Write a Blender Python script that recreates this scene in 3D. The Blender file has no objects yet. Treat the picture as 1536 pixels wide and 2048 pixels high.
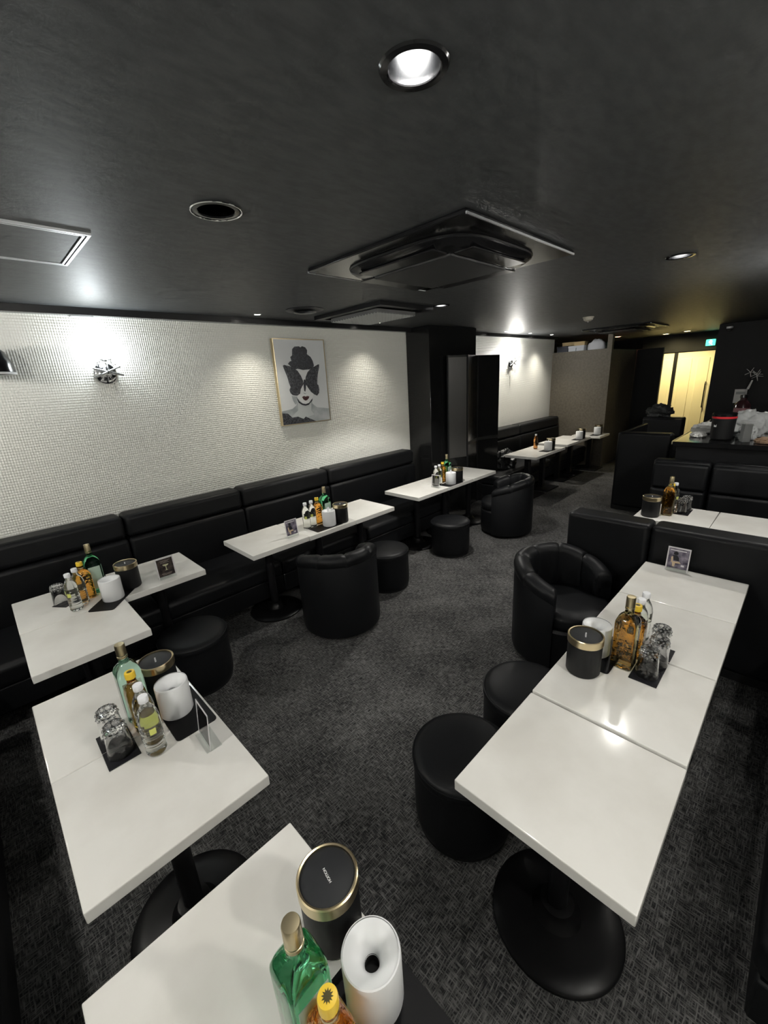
import bpy, bmesh, math, random
from mathutils import Vector, Matrix
random.seed(7)
PI = math.pi
scene = bpy.context.scene
C = scene.collection

# ------------------------------------------------------------------ camera
CZ = 1.707
yaw, pitch, roll = math.radians(46.08), math.radians(17.54), math.radians(-3.43)
Fw = Vector((math.cos(pitch)*math.cos(yaw), math.cos(pitch)*math.sin(yaw), -math.sin(pitch)))
r0 = Vector((math.sin(yaw), -math.cos(yaw), 0)); u0 = r0.cross(Fw)
Rt = math.cos(roll)*r0 + math.sin(roll)*u0
Up = -math.sin(roll)*r0 + math.cos(roll)*u0
cd = bpy.data.cameras.new('camera'); cd.sensor_fit = 'VERTICAL'; cd.sensor_height = 36.0
cd.lens = 831.5/2048*36.0; cd.clip_start = 0.03; cd.clip_end = 60
cam = bpy.data.objects.new('camera', cd); C.objects.link(cam)
M = Matrix((Rt, Up, -Fw)).transposed().to_4x4(); M.translation = (0, 0, CZ)
cam.matrix_world = M
scene.camera = cam

# ------------------------------------------------------------------ world and view
w = bpy.data.worlds.new('world'); scene.world = w; w.use_nodes = True
w.node_tree.nodes['Background'].inputs[0].default_value = (0.5, 0.6, 0.7, 1)
w.node_tree.nodes['Background'].inputs[1].default_value = 0.02
vs = scene.view_settings
vs.view_transform = 'Standard'; vs.look = 'None'; vs.gamma = 1.0; vs.use_curve_mapping = False
vs.exposure = 0.5
cy = scene.cycles
cy.use_denoising = True; cy.max_bounces = 8; cy.diffuse_bounces = 3; cy.glossy_bounces = 4
cy.transmission_bounces = 8; cy.transparent_max_bounces = 16
cy.use_adaptive_sampling = True; cy.adaptive_threshold = .07; cy.adaptive_min_samples = 12; cy.use_light_tree = True
cy.sample_clamp_indirect = 4.0; cy.blur_glossy = 0.5; cy.caustics_reflective = False; cy.caustics_refractive = True

CEIL = 2.27
TT = 0.607          # table top height
WALLY = 3.558

# light strengths
P_MAIN, P_SECOND, P_THIRD, P_PIC, P_SCONCE, P_FAR = 17, 80, 27, 23, 6.2, 32

# ------------------------------------------------------------------ materials
MATS = {}
def mat(name, col=(.5,.5,.5), rough=.5, metal=0, spec=.5, trans=0, ior=1.45, emis=None, estr=0, coat=0, bump=None, alpha=None):
    if name in MATS: return MATS[name]
    m = bpy.data.materials.new(name); m.use_nodes = True
    b = m.node_tree.nodes['Principled BSDF']
    b.inputs['Base Color'].default_value = (*col, 1)
    b.inputs['Roughness'].default_value = rough
    b.inputs['Metallic'].default_value = metal
    b.inputs['Specular IOR Level'].default_value = spec
    b.inputs['Transmission Weight'].default_value = trans
    b.inputs['IOR'].default_value = ior
    b.inputs['Coat Weight'].default_value = coat
    if emis: b.inputs['Emission Color'].default_value = (*emis, 1); b.inputs['Emission Strength'].default_value = estr
    if bump: noise_bump(m, *bump)
    MATS[name] = m
    return m
def N(m, t): return m.node_tree.nodes.new(t)
def L(m, a, b): m.node_tree.links.new(a, b)
def noise_bump(m, scale, strength, dist=.002, detail=3):
    b = m.node_tree.nodes['Principled BSDF']
    tc = N(m, 'ShaderNodeTexCoord'); n = N(m, 'ShaderNodeTexNoise'); bp = N(m, 'ShaderNodeBump')
    n.inputs['Scale'].default_value = scale; n.inputs['Detail'].default_value = detail
    bp.inputs['Strength'].default_value = strength; bp.inputs['Distance'].default_value = dist
    L(m, tc.outputs['Object'], n.inputs['Vector']); L(m, n.outputs['Fac'], bp.inputs['Height']); L(m, bp.outputs['Normal'], b.inputs['Normal'])
def noise_color(m, c1, c2, scale, detail=3, lo=.35, hi=.65, vec=None, stretch=None, coord='Object'):
    b = m.node_tree.nodes['Principled BSDF']
    tc = N(m, 'ShaderNodeTexCoord'); n = N(m, 'ShaderNodeTexNoise'); r = N(m, 'ShaderNodeValToRGB')
    n.inputs['Scale'].default_value = scale; n.inputs['Detail'].default_value = detail
    r.color_ramp.elements[0].position = lo; r.color_ramp.elements[0].color = (*c1, 1)
    r.color_ramp.elements[1].position = hi; r.color_ramp.elements[1].color = (*c2, 1)
    src = tc.outputs[coord]
    if stretch:
        mp = N(m, 'ShaderNodeMapping'); mp.inputs['Scale'].default_value = stretch; L(m, src, mp.inputs['Vector']); src = mp.outputs['Vector']
    L(m, src, n.inputs['Vector']); L(m, n.outputs['Fac'], r.inputs['Fac']); L(m, r.outputs['Color'], b.inputs['Base Color'])
    return n

leather = mat('black_leather', (.0065,.007,.008), .44, spec=.22, bump=(260, .25, .0015))
leather_seat = leather
stone = mat('white_stone', (.78,.77,.735), .13, spec=.5)
noise_color(stone, (.70,.685,.645), (.80,.79,.755), 3.2, 6, .38, .6)
black_metal = mat('black_metal', (.008,.008,.009), .30, spec=.3)
base_black = mat('base_black', (.006,.006,.0065), .34, spec=.18)
black_gloss = mat('black_gloss', (.008,.0082,.009), .16, spec=.4)
black_matte = mat('black_matte', (.0095,.0098,.0105), .5, spec=.3)
mat_vinyl = mat('black_vinyl', (.006,.006,.007), .5, spec=.2, bump=(300, .2, .001))
coaster_m = mat('coaster_black', (.012,.012,.015), .4, spec=.25)
gold = mat('brushed_gold', (.72,.60,.38), .28, metal=1)
brass = mat('brass_cap', (.55,.47,.30), .35, metal=1)
chrome = mat('chrome', (.75,.76,.78), .10, metal=1)
alu = mat('aluminium', (.62,.64,.66), .35, metal=1)
white_pl = mat('white_plastic', (.80,.81,.82), .35)
white_cap = mat('white_cap', (.86,.87,.90), .4)
grey_pl = mat('grey_plastic', (.35,.36,.36), .45)
dark_in = mat('dark_inside', (.01,.01,.01), .8)
clear = mat('clear_glass', (1,1,1), .0, trans=1, ior=1.45)
pet = mat('pet_plastic', (.98,1,.98), .02, trans=1, ior=1.33)
acryl = mat('clear_acrylic', (.97,.985,.98), .02, trans=1, ior=1.3)
def thin_clear(m, tint, gloss):
    nt = m.node_tree; out = nt.nodes['Material Output']
    tr = N(m, 'ShaderNodeBsdfTransparent'); tr.inputs[0].default_value = (*tint, 1)
    gl = N(m, 'ShaderNodeBsdfGlossy'); gl.inputs['Roughness'].default_value = .03
    mx = N(m, 'ShaderNodeMixShader'); mx.inputs[0].default_value = gloss; L(m, tr.outputs[0], mx.inputs[1]); L(m, gl.outputs[0], mx.inputs[2]); L(m, mx.outputs[0], out.inputs['Surface'])
thin_clear(acryl, (.96,.97,.965), .06)
clear_card = mat('clear_card', (.8,.8,.8)); thin_clear(clear_card, (.66,.65,.66), .14)
green_gl = mat('green_glass', (.16,.66,.34), .02, trans=1, ior=1.4)
pale_green = mat('pale_green_glass', (.62,.93,.78), .02, trans=1, ior=1.4)
olive_gl = mat('olive_glass', (.82,.76,.44), .02, trans=1, ior=1.4)
amber = mat('amber_glass', (.90,.42,.07), .03, trans=1, ior=1.4)
vb = N(amber, 'ShaderNodeTexVoronoi'); vb.inputs['Scale'].default_value = 85
bpn = N(amber, 'ShaderNodeBump'); bpn.inputs['Strength'].default_value = .5; bpn.inputs['Distance'].default_value = .003
tca = N(amber, 'ShaderNodeTexCoord'); L(amber, tca.outputs['Object'], vb.inputs['Vector']); L(amber, vb.outputs['Distance'], bpn.inputs['Height'])
L(amber, bpn.outputs['Normal'], amber.node_tree.nodes['Principled BSDF'].inputs['Normal'])
tea = mat('tea_drink', (.75,.35,.12), .03, trans=1, ior=1.33)
label_green = mat('label_pale_green', (.45,.60,.50), .5)
label_white = mat('label_white', (.75,.74,.70), .5)
yellow_cap = mat('yellow_cap', (.85,.58,.05), .35)
black_print = mat('black_print', (.06,.05,.01), .5)
lemon = mat('lemon_print', (.62,.66,.16), .4)
lemon_pale = mat('lemon_print_pale', (.96,.97,.80), .1, trans=.97, ior=1.33)
text_white = mat('lettering_white', (.8,.8,.8), .5)
lid_black = mat('lid_black', (.018,.019,.021), .5, spec=.3)

# wallpaper with fine embossed lozenges
wallp = mat('wallpaper', (.76,.76,.71), .55)
def emboss(m, sx, sz, strength, dist):
    b = m.node_tree.nodes['Principled BSDF']
    tc = N(m, 'ShaderNodeTexCoord'); sp = N(m, 'ShaderNodeSeparateXYZ'); L(m, tc.outputs['Object'], sp.inputs[0])
    def math_(op, a, bb=None, v=None):
        n = N(m, 'ShaderNodeMath'); n.operation = op; L(m, a, n.inputs[0])
        if bb is not None: L(m, bb, n.inputs[1])
        if v is not None: n.inputs[1].default_value = v
        return n.outputs[0]
    a = math_('MULTIPLY', sp.outputs['X'], v=sx); z = math_('MULTIPLY', sp.outputs['Z'], v=sz)
    s1 = math_('SINE', math_('ADD', a, z)); s2 = math_('SINE', math_('SUBTRACT', a, z))
    h = math_('MULTIPLY', s1, s2)
    bp = N(m, 'ShaderNodeBump'); bp.inputs['Strength'].default_value = strength; bp.inputs['Distance'].default_value = dist
    L(m, h, bp.inputs['Height']); L(m, bp.outputs['Normal'], b.inputs['Normal'])
emboss(wallp, 2*PI/.028, 2*PI/.034, .55, .004)
wall_dark = mat('wall_black', (.006,.0064,.0075), .5, spec=.25, bump=(90, .15, .002))
brown_panel = mat('brown_panel', (.085,.07,.052), .55)
noise_color(brown_panel, (.085,.074,.056), (.115,.10,.076), 30, 4)
ceil_m = mat('ceiling_dark', (.07,.073,.076), .50, spec=.35)
noise_color(ceil_m, (.044,.047,.050), (.066,.070,.073), 14, 5, .35, .65, stretch=(1, 2.5, 1))
noise_bump(ceil_m, 60, .18, .003, 4)
trim_m = mat('trim_black', (.018,.018,.019), .22)
trim_grey = mat('trim_grey', (.20,.21,.21), .4)
pillar_m = mat('pillar_gloss', (.010,.0102,.0105), .16, bump=(40, .05, .001))
door_m = mat('door_cream', (.82,.76,.55), .45)

# woven carpet
carpet = mat('carpet', (.05,.05,.055), .95, spec=.1)
def carpet_nodes(m):
    b = m.node_tree.nodes['Principled BSDF']
    tc = N(m, 'ShaderNodeTexCoord')
    def nz(stretch, scale, detail=2):
        mp = N(m, 'ShaderNodeMapping'); mp.inputs['Scale'].default_value = stretch
        n = N(m, 'ShaderNodeTexNoise'); n.inputs['Scale'].default_value = scale; n.inputs['Detail'].default_value = detail
        L(m, tc.outputs['Object'], mp.inputs['Vector']); L(m, mp.outputs['Vector'], n.inputs['Vector']); return n.outputs['Fac']
    a = nz((1, 8, 1), 27); c = nz((8, 1, 1), 27)
    big = nz((1, 1, 1), 4.0, 3)
    mx = N(m, 'ShaderNodeMath'); mx.operation = 'MAXIMUM'; L(m, a, mx.inputs[0]); L(m, c, mx.inputs[1])
    ad = N(m, 'ShaderNodeMath'); ad.operation = 'MULTIPLY_ADD'; L(m, big, ad.inputs[0]); ad.inputs[1].default_value = .22; L(m, mx.outputs[0], ad.inputs[2])
    r = N(m, 'ShaderNodeValToRGB'); e = r.color_ramp.elements
    e[0].position = .56; e[0].color = (.020,.020,.021, 1); e[1].position = .82; e[1].color = (.150,.149,.145, 1)
    L(m, ad.outputs[0], r.inputs['Fac']); L(m, r.outputs['Color'], b.inputs['Base Color'])
    bp = N(m, 'ShaderNodeBump'); bp.inputs['Strength'].default_value = .6; bp.inputs['Distance'].default_value = .004
    L(m, mx.outputs[0], bp.inputs['Height']); L(m, bp.outputs['Normal'], b.inputs['Normal'])
carpet_nodes(carpet)

# ------------------------------------------------------------------ helpers
def mesh_from(verts, faces, smooth=False):
    me = bpy.data.meshes.new('m'); me.from_pydata(verts, [], faces); me.update()
    bm = bmesh.new(); bm.from_mesh(me); bmesh.ops.recalc_face_normals(bm, faces=bm.faces); bm.to_mesh(me); bm.free()
    if smooth: me.shade_smooth()
    return me
def smooth_by_angle(me, deg=40):
    me.shade_smooth()
    bm = bmesh.new(); bm.from_mesh(me)
    for e in bm.edges:
        if len(e.link_faces) == 2 and e.calc_face_angle(0) > math.radians(deg): e.smooth = False
    bm.to_mesh(me); bm.free(); return me
def rbox(x0, x1, y0, y1, z0, z1, r=.0, seg=2):
    bm = bmesh.new(); bmesh.ops.create_cube(bm, size=1)
    for v in bm.verts: v.co = Vector(((x0+x1)/2 + v.co.x*(x1-x0), (y0+y1)/2 + v.co.y*(y1-y0), (z0+z1)/2 + v.co.z*(z1-z0)))
    if r > 0:
        bmesh.ops.bevel(bm, geom=list(bm.edges), offset=r, segments=seg, profile=.5, affect='EDGES')
    me = bpy.data.meshes.new('m'); bm.to_mesh(me); bm.free()
    if r > 0:
        smooth_by_angle(me, 40 if seg > 1 else 20)
        for p in me.polygons:
            if max(abs(c) for c in p.normal) > .99999: p.use_smooth = False
    return me
def lathe(prof, n=32, a0=0, a1=2*PI, sharp=35):
    full = abs(a1-a0-2*PI) < 1e-6
    verts, faces = [], []; cols = n if full else n+1
    for i in range(cols):
        t = a0 + (a1-a0)*i/n
        for (r, z) in prof: verts.append((r*math.cos(t), r*math.sin(t), z))
    k = len(prof)
    for i in range(n):
        j = (i+1) % cols
        for q in range(k-1):
            faces.append((i*k+q, j*k+q, j*k+q+1, i*k+q+1))
    me = bpy.data.meshes.new('m'); me.from_pydata(verts, [], faces)
    bm = bmesh.new(); bm.from_mesh(me); bmesh.ops.remove_doubles(bm, verts=bm.verts, dist=1e-6); bmesh.ops.recalc_face_normals(bm, faces=bm.faces); bm.to_mesh(me); bm.free()
    return smooth_by_angle(me, sharp)
def loft(sections, n=32, close=True, sharp=35):
    """sections: (half_x, half_y, exponent, z)"""
    verts, faces = [], []
    for (hx, hy, e, z) in sections:
        for i in range(n):
            t = 2*PI*(i+.5)/n; c, s = math.cos(t), math.sin(t)
            verts.append((hx*math.copysign(abs(c)**(2/e), c), hy*math.copysign(abs(s)**(2/e), s), z))
    for k in range(len(sections)-1):
        for i in range(n):
            j = (i+1) % n; faces.append((k*n+i, k*n+j, (k+1)*n+j, (k+1)*n+i))
    if close:
        faces.append(tuple(range(n-1, -1, -1))); faces.append(tuple((len(sections)-1)*n+i for i in range(n)))
    me = bpy.data.meshes.new('m'); me.from_pydata(verts, [], faces); me.update()
    return smooth_by_angle(me, sharp)
def tube(path, r, n=8, closed=False):
    P = [Vector(p) for p in path]; verts, faces = [], []
    for i, p in enumerate(P):
        if closed: d = P[(i+1) % len(P)] - P[i-1]
        else: d = P[min(i+1, len(P)-1)] - P[max(i-1, 0)]
        d.normalize(); a = Vector((0,0,1)) if abs(d.z) < .9 else Vector((1,0,0))
        x = d.cross(a).normalized(); y = d.cross(x)
        for k in range(n):
            t = 2*PI*k/n; verts.append(p + r*(math.cos(t)*x + math.sin(t)*y))
    m = len(P); rng = m if closed else m-1
    for i in range(rng):
        j = (i+1) % m
        for k in range(n): faces.append((i*n+k, i*n+(k+1) % n, j*n+(k+1) % n, j*n+k))
    if not closed: faces += [tuple(range(n)), tuple((m-1)*n+k for k in range(n))]
    return smooth_by_angle(mesh_from([tuple(v) for v in verts], faces), 50)
def prism(poly, z0, z1):
    n = len(poly); v = [(x, y, z0) for x, y in poly] + [(x, y, z1) for x, y in poly]
    f = [tuple(range(n)), tuple(range(n, 2*n))] + [(i, (i+1) % n, n+(i+1) % n, n+i) for i in range(n)]
    return mesh_from(v, f)
def join(*meshes):
    bm = bmesh.new()
    for me in meshes: bm.from_mesh(me)
    me = bpy.data.meshes.new('m'); bm.to_mesh(me); bm.free(); return me
def xform(me, loc=(0,0,0), rz=0, M=None):
    me.transform(M if M is not None else Matrix.Translation(loc) @ Matrix.Rotation(rz, 4, 'Z')); return me
def lump(sx, sy, sz, amp, seed, sub=4, flat=True):
    bm = bmesh.new(); bmesh.ops.create_icosphere(bm, subdivisions=sub, radius=1)
    from mathutils import noise
    for v in bm.verts:
        p = v.co*1.7 + Vector((seed*3.1, seed*1.7, seed)); d = noise.ridged_multi_fractal(p, 1.0, 2.0, 3, 1.0, 2.0) - 1.0
        v.co = v.co*(1 + amp*d)
        v.co = Vector((v.co.x*sx, v.co.y*sy, v.co.z*sz))
        if flat: v.co.z = max(v.co.z, -sz*.45)
    lo = min(v.co.z for v in bm.verts)
    for v in bm.verts: v.co.z -= lo
    me = bpy.data.meshes.new('m'); bm.to_mesh(me); bm.free(); me.shade_smooth(); return me
def obj(name, me, m, parent=None, loc=(0,0,0), rz=0):
    o = bpy.data.objects.new(name, me); C.objects.link(o)
    if m is not None:
        if len(me.materials) == 0: me.materials.append(m)
    o.location = loc; o.rotation_euler = (0, 0, rz)
    if parent: o.parent = parent
    return o
def tag(o, label, cat, group=None):
    o['label'] = label; o['category'] = cat
    if group: o['group'] = group
    return o
def thing(name, label, cat, loc=(0,0,0), rz=0, group=None):
    o = bpy.data.objects.new(name, None); C.objects.link(o); o.location = loc; o.rotation_euler = (0,0,rz)
    o.empty_display_size = .1
    return tag(o, label, cat, group)
def struct(name, me, m, parent=None):
    o = obj(name, me, m, parent)
    if not parent: o['kind'] = 'structure'
    return o
def dup(root, loc, rz, label, group=None):
    r = root.copy(); C.objects.link(r); r.location = loc; r.rotation_euler = (0,0,rz); r['label'] = label
    if group: r['group'] = group
    for ch in list(root.children):
        c = ch.copy(); C.objects.link(c); c.parent = r
        for g in list(ch.children):
            d = g.copy(); C.objects.link(d); d.parent = c
    return r
class Proto:
    """first call places the prototype itself, later ones copies"""
    def __init__(s, root): s.root = root; s.used = False
    def put(s, loc, rz, label, group=None):
        if not s.used:
            s.used = True; r = s.root; r.location = loc; r.rotation_euler = (0,0,rz); r['label'] = label
            if group: r['group'] = group
            return r
        return dup(s.root, loc, rz, label, group)
def text_mesh(s, size):
    cu = bpy.data.curves.new('t', 'FONT'); cu.body = s; cu.size = size; cu.align_x = 'CENTER'; cu.align_y = 'CENTER'; cu.extrude = .0003
    o = bpy.data.objects.new('t', cu); C.objects.link(o)
    dg = bpy.context.evaluated_depsgraph_get(); me = bpy.data.meshes.new_from_object(o.evaluated_get(dg))
    bpy.data.objects.remove(o); bpy.data.curves.remove(cu); me.materials.clear(); return me
def lamp(name, kind, power, color, loc, parent=None, target=None, size=.05, spot=None, blend=.5):
    ld = bpy.data.lights.new(name, kind); ld.energy = power; ld.color = color
    if kind == 'AREA': ld.shape = 'DISK'; ld.size = size
    else: ld.shadow_soft_size = size
    if spot: ld.spot_size = math.radians(spot); ld.spot_blend = blend
    o = bpy.data.objects.new(name, ld); C.objects.link(o); o.location = loc
    if target is not None:
        o.rotation_euler = (Vector(target)-Vector(loc)).to_track_quat('-Z', 'Y').to_euler()
    if parent:
        o.location = Vector(loc) - parent.location; o.parent = parent
    return o
WARM = (1, .94, .82); NEUT = (1, .97, .91); COOL = (.90, .97, 1.0); YEL = (1, .84, .42)

# ------------------------------------------------------------------ room shell
XB, YR = -1.0, -1.05       # walls behind and to the right of the camera
struct('floor', rbox(XB, 13, YR, 4.4, -.05, 0), carpet)
DL = [(0.775, 0.650, .050, 'lit recessed downlight with chrome reflector at top of ceiling'),
      (0.762, 1.498, .058, 'unlit recessed downlight with chrome ring near access hatch'),
      (3.045, 0.672, .055, 'lit recessed downlight over the right booth'),
      (3.041, 2.331, .055, 'small lit downlight beside the lattice grille vent')]
def ceiling_mesh():
    bm = bmesh.new()
    def ring(pts):
        v = [bm.verts.new((x, y, CEIL)) for x, y in pts]
        return [bm.edges.new((v[i], v[(i+1) % len(v)])) for i in range(len(v))]
    ed = ring([(XB, YR), (13, YR), (13, 4.4), (XB, 4.4)])
    for (x, y, r, _) in DL: ed += ring([(x+r*math.cos(2*PI*k/32), y+r*math.sin(2*PI*k/32)) for k in range(32)])
    bmesh.ops.triangle_fill(bm, use_beauty=True, edges=ed)
    me = bpy.data.meshes.new('m'); bm.to_mesh(me); bm.free(); return me
struct('ceiling', ceiling_mesh(), ceil_m)
struct('wall_left', rbox(XB, 8.0, WALLY, WALLY+.1, 0, CEIL), wallp)
struct('wall_back', rbox(XB-.1, XB, YR-.1, 4.4, 0, CEIL), wallp)
struct('wall_right', rbox(XB, 4.7, YR-.1, YR, 0, CEIL), wallp)
struct('wall_right_bar', rbox(4.7, 13, YR-.1, YR, 0, CEIL), wall_dark)
struct('wall_booth', join(rbox(2.62, 4.7, -.40, -.30, 0, CEIL), rbox(2.62, 2.66, YR, -.40, 0, CEIL)), wallp)
struct('wall_far', rbox(11.2, 11.3, YR, 4.4, 0, CEIL), wall_dark)
struct('wall_far_left', rbox(8.0, 13, 4.3, 4.4, 0, CEIL), wall_dark)
struct('wall_bar', rbox(9.25, 9.40, YR, 1.345, 0, CEIL), wall_dark)
# cornice trim along the left wall
t1 = struct('trim_1', rbox(XB, 3.955, 3.468, 3.50, CEIL-.045, CEIL), trim_m)
obj('underside', rbox(XB, 3.955, 3.50, WALLY, CEIL-.040, CEIL), trim_grey, t1)
t2 = struct('trim_2', rbox(4.9, 7.95, 3.468, 3.50, CEIL-.045, CEIL), trim_m)
obj('underside', rbox(4.9, 7.95, 3.50, WALLY, CEIL-.040, CEIL), trim_grey, t2)
struct('pillar', rbox(3.955, 4.90, 3.205, WALLY, 0, CEIL, .004, 1), pillar_m)

# boxed-in brown partition at the far end, with a post up to the ceiling
bp_ = thing('brown_partition', 'mottled brown boxed-in partition at far end of the sofa', 'partition', (7.95, 3.1, 0))
obj('front_panel', rbox(0, .06, -.52, .458, 0, 2.005), brown_panel, bp_)
obj('side_panel', rbox(.06, 1.45, -.52, -.46, 0, 1.99), brown_panel, bp_)
obj('corner_post', rbox(-.005, .075, -.545, -.47, 0, CEIL-.002), brown_panel, bp_)
obj('top_ledge', rbox(.06, 1.45, -.46, .458, 1.93, 1.97), brown_panel, bp_)
tag(obj('black_partition', rbox(9.42, 9.50, 2.14, 2.58, 0, 1.99, .004, 1), wall_dark), 'tall black partition panel beside the bright cream doors', 'partition')

# bright cream doors in the lit entrance
def door(n, y0, y1, x, handle):
    d = struct('door_%d' % n, rbox(x, x+.05, y0, y1, .01, 1.91, .003, 1), door_m)
    wd = y1-y0
    for (a, b) in ((.10, .42), (.58, .90)):
        for (z0, z1) in ((.15, 1.78),):
            pl = rbox(x-.012, x+.01, y0+wd*a, y0+wd*b, z0, z1, .006, 1)
            obj('panel', pl, door_m, d)
    if handle:
        yy = y0+.07
        obj('handle', tube([(x-.01, yy, .80), (x-.055, yy, .80), (x-.06, yy, .83), (x-.06, yy, 1.27), (x-.055, yy, 1.30), (x-.01, yy, 1.30)], .010, 8), black_metal, d)
    return d
door(1, 1.60, 2.222, 11.0, True)
door(2, 2.285, 2.80, 11.0, False)
struct('trim_3', rbox(10.98, 11.06, 2.222, 2.285, 0, 1.96), wall_dark)
struct('trim_4', rbox(10.96, 11.08, 1.30, 2.9, 1.92, CEIL), wall_dark)
struct('wall_entrance', rbox(11.0, 11.2, 1.2, 1.60, 0, CEIL), door_m)
es = thing('exit_sign', 'small glowing green exit sign above the cream doors', 'sign', (10.93, 1.69, 2.055))
green_em = mat('exit_green', (.05,.5,.35), .5, emis=(.10,.85,.50), estr=1.3)
white_em = mat('exit_white', (.8,.9,.85), .5, emis=(.75,1,.9), estr=1.3)
obj('housing', rbox(-.03, .03, -.075, .075, -.06, .06, .006, 1), green_em, es)
obj('running_figure', prism([(-.02,-.05),(.0,-.02),(-.03,.0),(-.01,.05),(.02,.05),(.035,.01),(.02,-.01),(.04,-.05),(.02,-.05),(.008,-.025)], -.001, .001), white_em, es)
es.children[1].rotation_euler = (PI/2, 0, -PI/2); es.children[1].location = (-.032, 0, 0)

# ------------------------------------------------------------------ downlights
def downlight(x, y, r, label, on, power, target=None, spot=104, color=NEUT, dz=0):
    t = thing('downlight', label, 'downlight', (x, y, CEIL), 0, 'recessed ceiling downlights')
    obj('trim_ring', lathe([(r, .004), (r, -.003), (r+.003, -.005), (r+.015, -.004), (r+.018, 0), (r+.018, .002)], 40), black_gloss, t)
    if not on: obj('bright_lip', tube([((r+.022)*math.cos(a), (r+.022)*math.sin(a), -.004) for a in [2*PI*i/48 for i in range(48)]], .0022, 6, True), chrome, t)
    prof = [(r, 0)] + [(r*(1-.10*(k/8)**2.2), .10*k/8) for k in range(1, 9)]
    obj('reflector', lathe(prof + [(prof[-1][0], .13), (0, .13)], 40, sharp=60), mat('satin_reflector', (.26,.265,.275), .25, metal=1) if on else mat('smoked_reflector', (.10,.10,.10), .12, metal=1), t)
    if on:
        obj('bulb', lathe([(0, .048-dz), (r*.42, .050-dz), (r*.60, .055-dz), (r*.64, .065-dz), (r*.6, .125), (0, .125)], 28), mat('bulb_on', (1,1,1), .5, emis=(1,.97,.92), estr=5), t)
        lamp('downlight_lamp', 'SPOT', power, color, (x, y, CEIL+.043-dz), t, target or (x, y, 0), r*.6, spot, .25)
    else:
        obj('bulb', lathe([(0, .070), (r*.3, .072), (r*.42, .084), (r*.42, .10), (0, .10)], 28), mat('bulb_off', (.5,.5,.5), .15), t)
    return t
downlight(*DL[0], True, P_MAIN)
downlight(*DL[1], False, 0)
downlight(*DL[2], True, P_THIRD, dz=.028)
downlight(*DL[3], True, P_SECOND, dz=.040)

# ceiling cassette air conditioner
def cassette(name, label, x0, x1, y0, y1, drop=.0):
    cx, cyy = (x0+x1)/2, (y0+y1)/2; h = (x1-x0)/2; k = (y1-y0)/2
    t = thing(name, label, 'air conditioner', (cx, cyy, CEIL), 0, 'ceiling cassette air conditioners')
    obj('panel', rbox(-h, h, -k, k, -.018, 0, .004, 1), black_gloss, t)
    def rr(sx, sy, e, z0, z1, taper): return loft([(sx, sy, e, z0), (sx, sy, e, z0-(z0-z1)*.35), (sx*taper, sy*taper, e, z1)], 64)
    body = obj('housing', rr(h*.80, k*.80, 4.2, -.016, -.055, .90), black_gloss, t)
    rim_n = []
    s = .80
    obj('housing_rim', tube([(h*s*math.copysign(abs(math.cos(a))**.5, math.cos(a)), k*s*math.copysign(abs(math.sin(a))**.5, math.sin(a)), -.020) for a in [2*PI*i/80 for i in range(80)]], .007, 6, True), black_metal, t)
    obj('intake_grille', rbox(-h*.50, h*.50, -k*.50, k*.50, -.068, -.050, .005, 1), mat('grille_black', (.02,.021,.022), .55, bump=(200, .3, .002)), t)
    for i, (sx, sy) in enumerate(((1,0),(-1,0),(0,1),(0,-1))):
        if sx: lv = rbox(sx*h*.63-.05, sx*h*.63+.05, -k*.48, k*.48, -.060, -.052, .003, 1)
        else: lv = rbox(-h*.48, h*.48, sy*k*.63-.05, sy*k*.63+.05, -.060, -.052, .003, 1)
        obj('louvre', lv, black_metal, t)
    for s_ in (-1, 1): obj('edge_strip', rbox(-h, h, s_*k-.003, s_*k+.003, -.020, -.012), alu, t)
    return t
cassette('ceiling_air_conditioner', 'large black ceiling cassette air conditioner near the picture centre', 1.437, 2.372, .985, 1.945)
cassette('ceiling_air_conditioner', 'distant black ceiling cassette unit before the brown partition', 7.05, 8.0, 1.80, 2.72)

# old vent with lattice grille
v = thing('ceiling_vent', 'black ceiling vent with grey lattice grille above the picture', 'vent', (2.70, 2.80, CEIL))
obj('frame', join(rbox(-.31,.31,-.41,-.35,-.03,0), rbox(-.31,.31,.35,.41,-.03,0), rbox(-.31,-.25,-.35,.35,-.03,0), rbox(.25,.31,-.35,.35,-.03,0)), black_metal, v)
obj('backing', rbox(-.25,.25,-.35,.35,-.012,-.002), black_matte, v)
gr = obj('grille_tray', join(rbox(-.225,.225,-.285,-.275,-.060,-.03), rbox(-.225,.225,.275,.285,-.060,-.03), rbox(-.225,-.215,-.275,.275,-.060,-.03), rbox(.215,.225,-.275,.275,-.060,-.03), rbox(-.215,.215,-.275,.275,-.034,-.03)), mat('tray_dark', (.10,.10,.10), .5), v)
bars = []
for k in range(-16, 17):
    for d in (1, -1):
        x0, x1 = -.225, .225
        pts = []
        c = k*.034
        y0, y1 = d*x0 + c, d*x1 + c
        def clip(xa, ya, xb, yb):
            pts = []
            for (px, py) in ((xa, ya), (xb, yb)):
                if py > .285: px = px + (.285-py)*d; py = .285
                if py < -.285: px = px + (-.285-py)*d; py = -.285
                pts.append((px, py))
            return pts
        (xa, ya), (xb, yb) = clip(x0, y0, x1, y1)
        if abs(xa-xb) > .02 and abs(xa) < .226 and abs(xb) < .226: bars.append(tube([(xa, ya, -.058), (xb, yb, -.058)], .0042, 4))
lt = obj('lattice', join(*bars), mat('lattice_grey', (.42,.43,.42), .5), gr); lt['kind'] = 'stuff'
v2 = thing('ceiling_diffuser', 'small flat black ceiling diffuser left of the lattice vent', 'vent', (2.12, 2.96, CEIL))
obj('plate', lathe([(0,-.012),(.10,-.012),(.15,-.004),(.15,0)], 32), black_metal, v2)
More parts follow.
